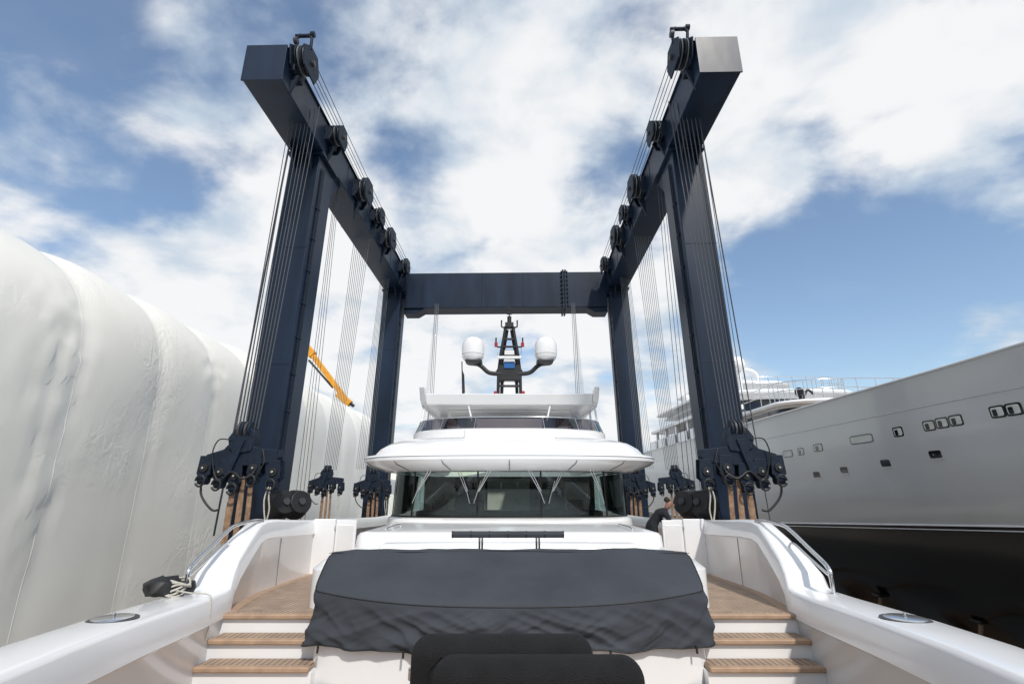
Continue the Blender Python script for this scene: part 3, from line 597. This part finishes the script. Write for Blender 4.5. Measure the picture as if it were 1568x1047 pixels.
cyl('anchor_pocket',(CX-hx(9.5,-1.6)-.02,9.5,-1.6),(CX-hx(9.5,-1.6)+.1,9.5,-1.6),.5,BLACK,Y2)
def level(name,hw,y0,z0,z1,y1,wz=None,over=.25,m=WHITE):
    loft(name,[ring(hw,y0,1.8,z0,y1,CX),ring(hw-.1,y0+.25,1.8,z1,y1,CX)],m,Y2,closed=False)
    if wz: loft(name+'_windows',[ring(hw+.02,y0+.0,1.8,wz[0],y1-.6,CX),ring(hw-.05,y0+.16,1.8,wz[1],y1-.6,CX)],DGLASS,Y2,closed=False)
    loft(name+'_slab',[ring(.1,y0+2,.1,z1,y1+.6,CX),ring(hw+over,y0-over,1.9,z1,y1+.6,CX),ring(hw+over+.05,y0-over-.05,1.9,z1+.1,y1+.6,CX),ring(hw+over,y0-over,1.9,z1+.2,y1+.6,CX),ring(.1,y0+2,.1,z1+.22,y1+.6,CX)],m,Y2,closed=False,sharp=30)
level('main_house',4.1,23.2,2.6,4.0,44,(3.25,3.88),.2)
level('upper_house',3.6,30.0,4.22,5.7,42,(4.7,5.4),.5)
level('sky_lounge',2.8,35,5.9,7.3,41,(6.4,6.9),.4)
for i in range(7):
    box('side_screen',CX-5.25,CX-5.2,27+2.5*i,28.8+2.5*i,3.3,4.0,WHITE,Y2,.01)
    box('side_pillar',CX-5.1,CX-4.9,27+2.5*i,27.3+2.5*i,3.3,4.6,WHITE,Y2,.02)
box('upper_side_wing',CX-5.3,CX-3.6,29,43,4.6,4.85,WHITE,Y2,.06)
box('bridge_wing_top',CX-5.0,CX-2.8,33,42,5.9,6.1,WHITE,Y2,.06)
def rail(hw,y0,z,y1,h=.85):
    a=ring(hw,y0,1.9,z,y1,CX,n=24)
    tubes('guard_rail',[[(x,y,zz+h) for x,y,zz in a],[(x,y,zz+h*.55) for x,y,zz in a]]+[[p,(p[0],p[1],p[2]+h)] for p in a]+[[(CX-hw,yy,z),(CX-hw,yy,z+h)] for yy in range(int(y0)+3,int(y1),2)],.022,STEEL,Y2)
rail(4.15,23.2,4.2,29.5,.95); rail(4.0,30,5.9,34)
lathe('searchlight_foot',[(.12,0),(.08,.1),(.08,.3)],(CX-3.1,24.2,4.2),BLACK,Y2); cyl('searchlight',(CX-3.3,23.9,4.65),(CX-3.0,24.4,4.65),.2,BLACK,Y2)
tubes('davit',[smoothpath([(CX-2.9,24.4,4.2),(CX-2.6,24.4,4.8),(CX-2.3,24.4,4.6)])],.06,BLACK,Y2)
lathe('satellite_dome',[(.25,0),(.4,.12),(.45,.4),(.4,.65),(.25,.85),(.02,.9)],(CX-3.1,30.3,7.2),WHITE,Y2); cyl('dome_post',(CX-3.1,30.3,5.7),(CX-3.1,30.3,7.25),.12,WHITE,Y2)
tubes('radar_arch',[smoothpath([(CX-2,38,7.4),(CX-1.6,38,9.0),(CX+1.6,38,9.0),(CX+2,38,7.4)])],.15,WHITE,Y2)
lathe('tender_radome',[(.3,0),(.45,.2),(.4,.5),(.02,.7)],(CX-4.4,36,6.1),WHITE,Y2)
# ---------------------------------------------------------------- yard buildings and clutter
def warehouse(x,y,w,d,h,rz=0):
    e=empty('warehouse',(x,y,GZ),rz)
    prism('shell',[(-w/2,0),(w/2,0),(w/2,h),(0,h+w*.08),(-w/2,h)],'y',-d/2,d/2,WARE,e,.05)
    for i in range(3):
        xx=-w/3+i*w/3; box('roller_door',xx-2.5,xx+2.5,-d/2-.06,-d/2-.01,0,h*.7,LIGHTI,e,.01)
        box('roller_door_back',xx-2.5,xx+2.5,d/2+.01,d/2+.06,0,h*.7,BLACK,e,.01)
    box('window_strip',-w/2+1,w/2-1,d/2+.02,d/2+.05,h*.78,h*.9,DGLASS,e,.01)
warehouse(10,150,60,30,9); warehouse(-50,160,50,30,8); warehouse(-6,-55,44,25,11); warehouse(40,-50,34,25,9)
kb=empty('keel_blocks')
for i in range(5): box('timber_block',15.5,19.3,8+6*i,8.8+6*i,GZ,GZ+1.3,SLING,kb,.03)
kb2=empty('keel_blocks')
for i in range(6): box('timber_block',-1,1,4+6*i,4.8+6*i,GZ,GZ+1.3,SLING,kb2,.03)
for i,(x,y) in enumerate(((13.6,13),(13.6,17),(13.4,21),(13.4,25),(22,18),(22,23))):
    tr=empty('boat_stand',(x,y,GZ)); k=1 if x<17 else -1
    tubes('tripod',[[(0,0,.05),(k*.8,0,2.7)],[(-k*.6,-.6,.05),(k*.6,0,2.2)],[(-k*.6,.6,.05),(k*.6,0,2.2)],[(-k*.6,-.6,.05),(-k*.6,.6,.05)]],.06,SLING,tr)
    box('pad',k*.8-.2,k*.8+.2,-.2,.2,2.65,2.75,BLACK,tr,.02)
for i,(x,y) in enumerate(((16,27),(19.5,25),(23,28),(26,24),(25,31))):
    pl=empty('timber_pallet_stack',(x,y,GZ),.3*i)
    for q in range(2+i%3):
        for b_ in range(5): box('plank',-.6,.6,-.5+.22*b_,-.36+.22*b_,.15+.3*q,.18+.3*q,SLING,pl,.004)
        for b_ in (-.5,0,.5): box('bearer',b_-.05,b_+.05,-.5,.52,.0+.3*q,.147+.3*q,SLING,pl,.004)
# ---------------------------------------------------------------- person (bending over the side gate)
PX,PY=3.16,11.80; PZ=deckz(PY)
pe=empty('person',(PX,PY,PZ))
def skin(name,J,E,m,sub=2):
    me=bpy.data.meshes.new(name); me.from_pydata([j[0] for j in J],E,[]); me.materials.append(m)
    o=bpy.data.objects.new(name,me); add(o,pe)
    md=o.modifiers.new('skin','SKIN'); md.use_smooth_shade=True
    for i,j in enumerate(J): 
        r=j[1]; me.skin_vertices[0].data[i].radius=(r,r) if isinstance(r,float) else r
    me.skin_vertices[0].data[0].use_root=True
    sb=o.modifiers.new('sub','SUBSURF'); sb.levels=sub; sb.render_levels=sub
J=[((0,0,.90),(.15,.12)),((.06,-.02,1.05),(.14,.11)),((.17,-.06,1.18),(.15,.12)),((.26,-.10,1.26),(.12,.10)),((.31,-.12,1.31),.055),
 ((-.04,.11,.86),.10),((-.02,.12,.48),.07),((-.06,.14,.08),.05),((.08,.13,.04),.045),
 ((.04,-.11,.86),.10),((.08,-.12,.48),.07),((.04,-.12,.08),.05),((.18,-.13,.04),.045),
 ((.20,.12,1.22),.065),((.30,.14,1.02),.048),((.44,.0,.97),.036),
 ((.28,-.27,1.20),.065),((.36,-.28,1.02),.048),((.50,-.24,1.02),.036)]
skin('clothed_body',J,[(0,1),(1,2),(2,3),(3,4),(0,5),(5,6),(6,7),(7,8),(0,9),(9,10),(10,11),(11,12),(3,13),(13,14),(14,15),(3,16),(16,17),(17,18)],CLOTH)
for k,(hx0,hy0,hz0) in enumerate(((.44,.0,.97),(.50,-.24,1.02))):
    skin(f'hand_{k}',[((hx0,hy0,hz0),.028),((hx0+.07,hy0,hz0-.01),(.04,.02))]+[((hx0+.13,hy0-.03+.02*i,hz0-.02),.009) for i in range(4)]+[((hx0+.16+.008*(i%3),hy0-.03+.02*i,hz0-.05),.008) for i in range(4)]+[((hx0+.06,hy0+.05,hz0-.02),.01),((hx0+.09,hy0+.06,hz0-.05),.009)],
      [(0,1)]+[(1,2+i) for i in range(4)]+[(2+i,6+i) for i in range(4)]+[(0,10),(10,11)],SKIN,1)
skin('head',[((.31,-.12,1.30),.052),((.37,-.14,1.37),.072),((.40,-.15,1.43),(.085,.078)),((.40,-.15,1.50),.06)],[(0,1),(1,2),(2,3)],SKIN)
skin('hair',[((.345,-.13,1.44),.088),((.37,-.14,1.51),.088),((.41,-.15,1.54),.065)],[(0,1),(1,2)],HAIR)
cyl('nose',(.47,-.18,1.41),(.505,-.19,1.385),.016,SKIN,pe,r2=.012,seg=8)
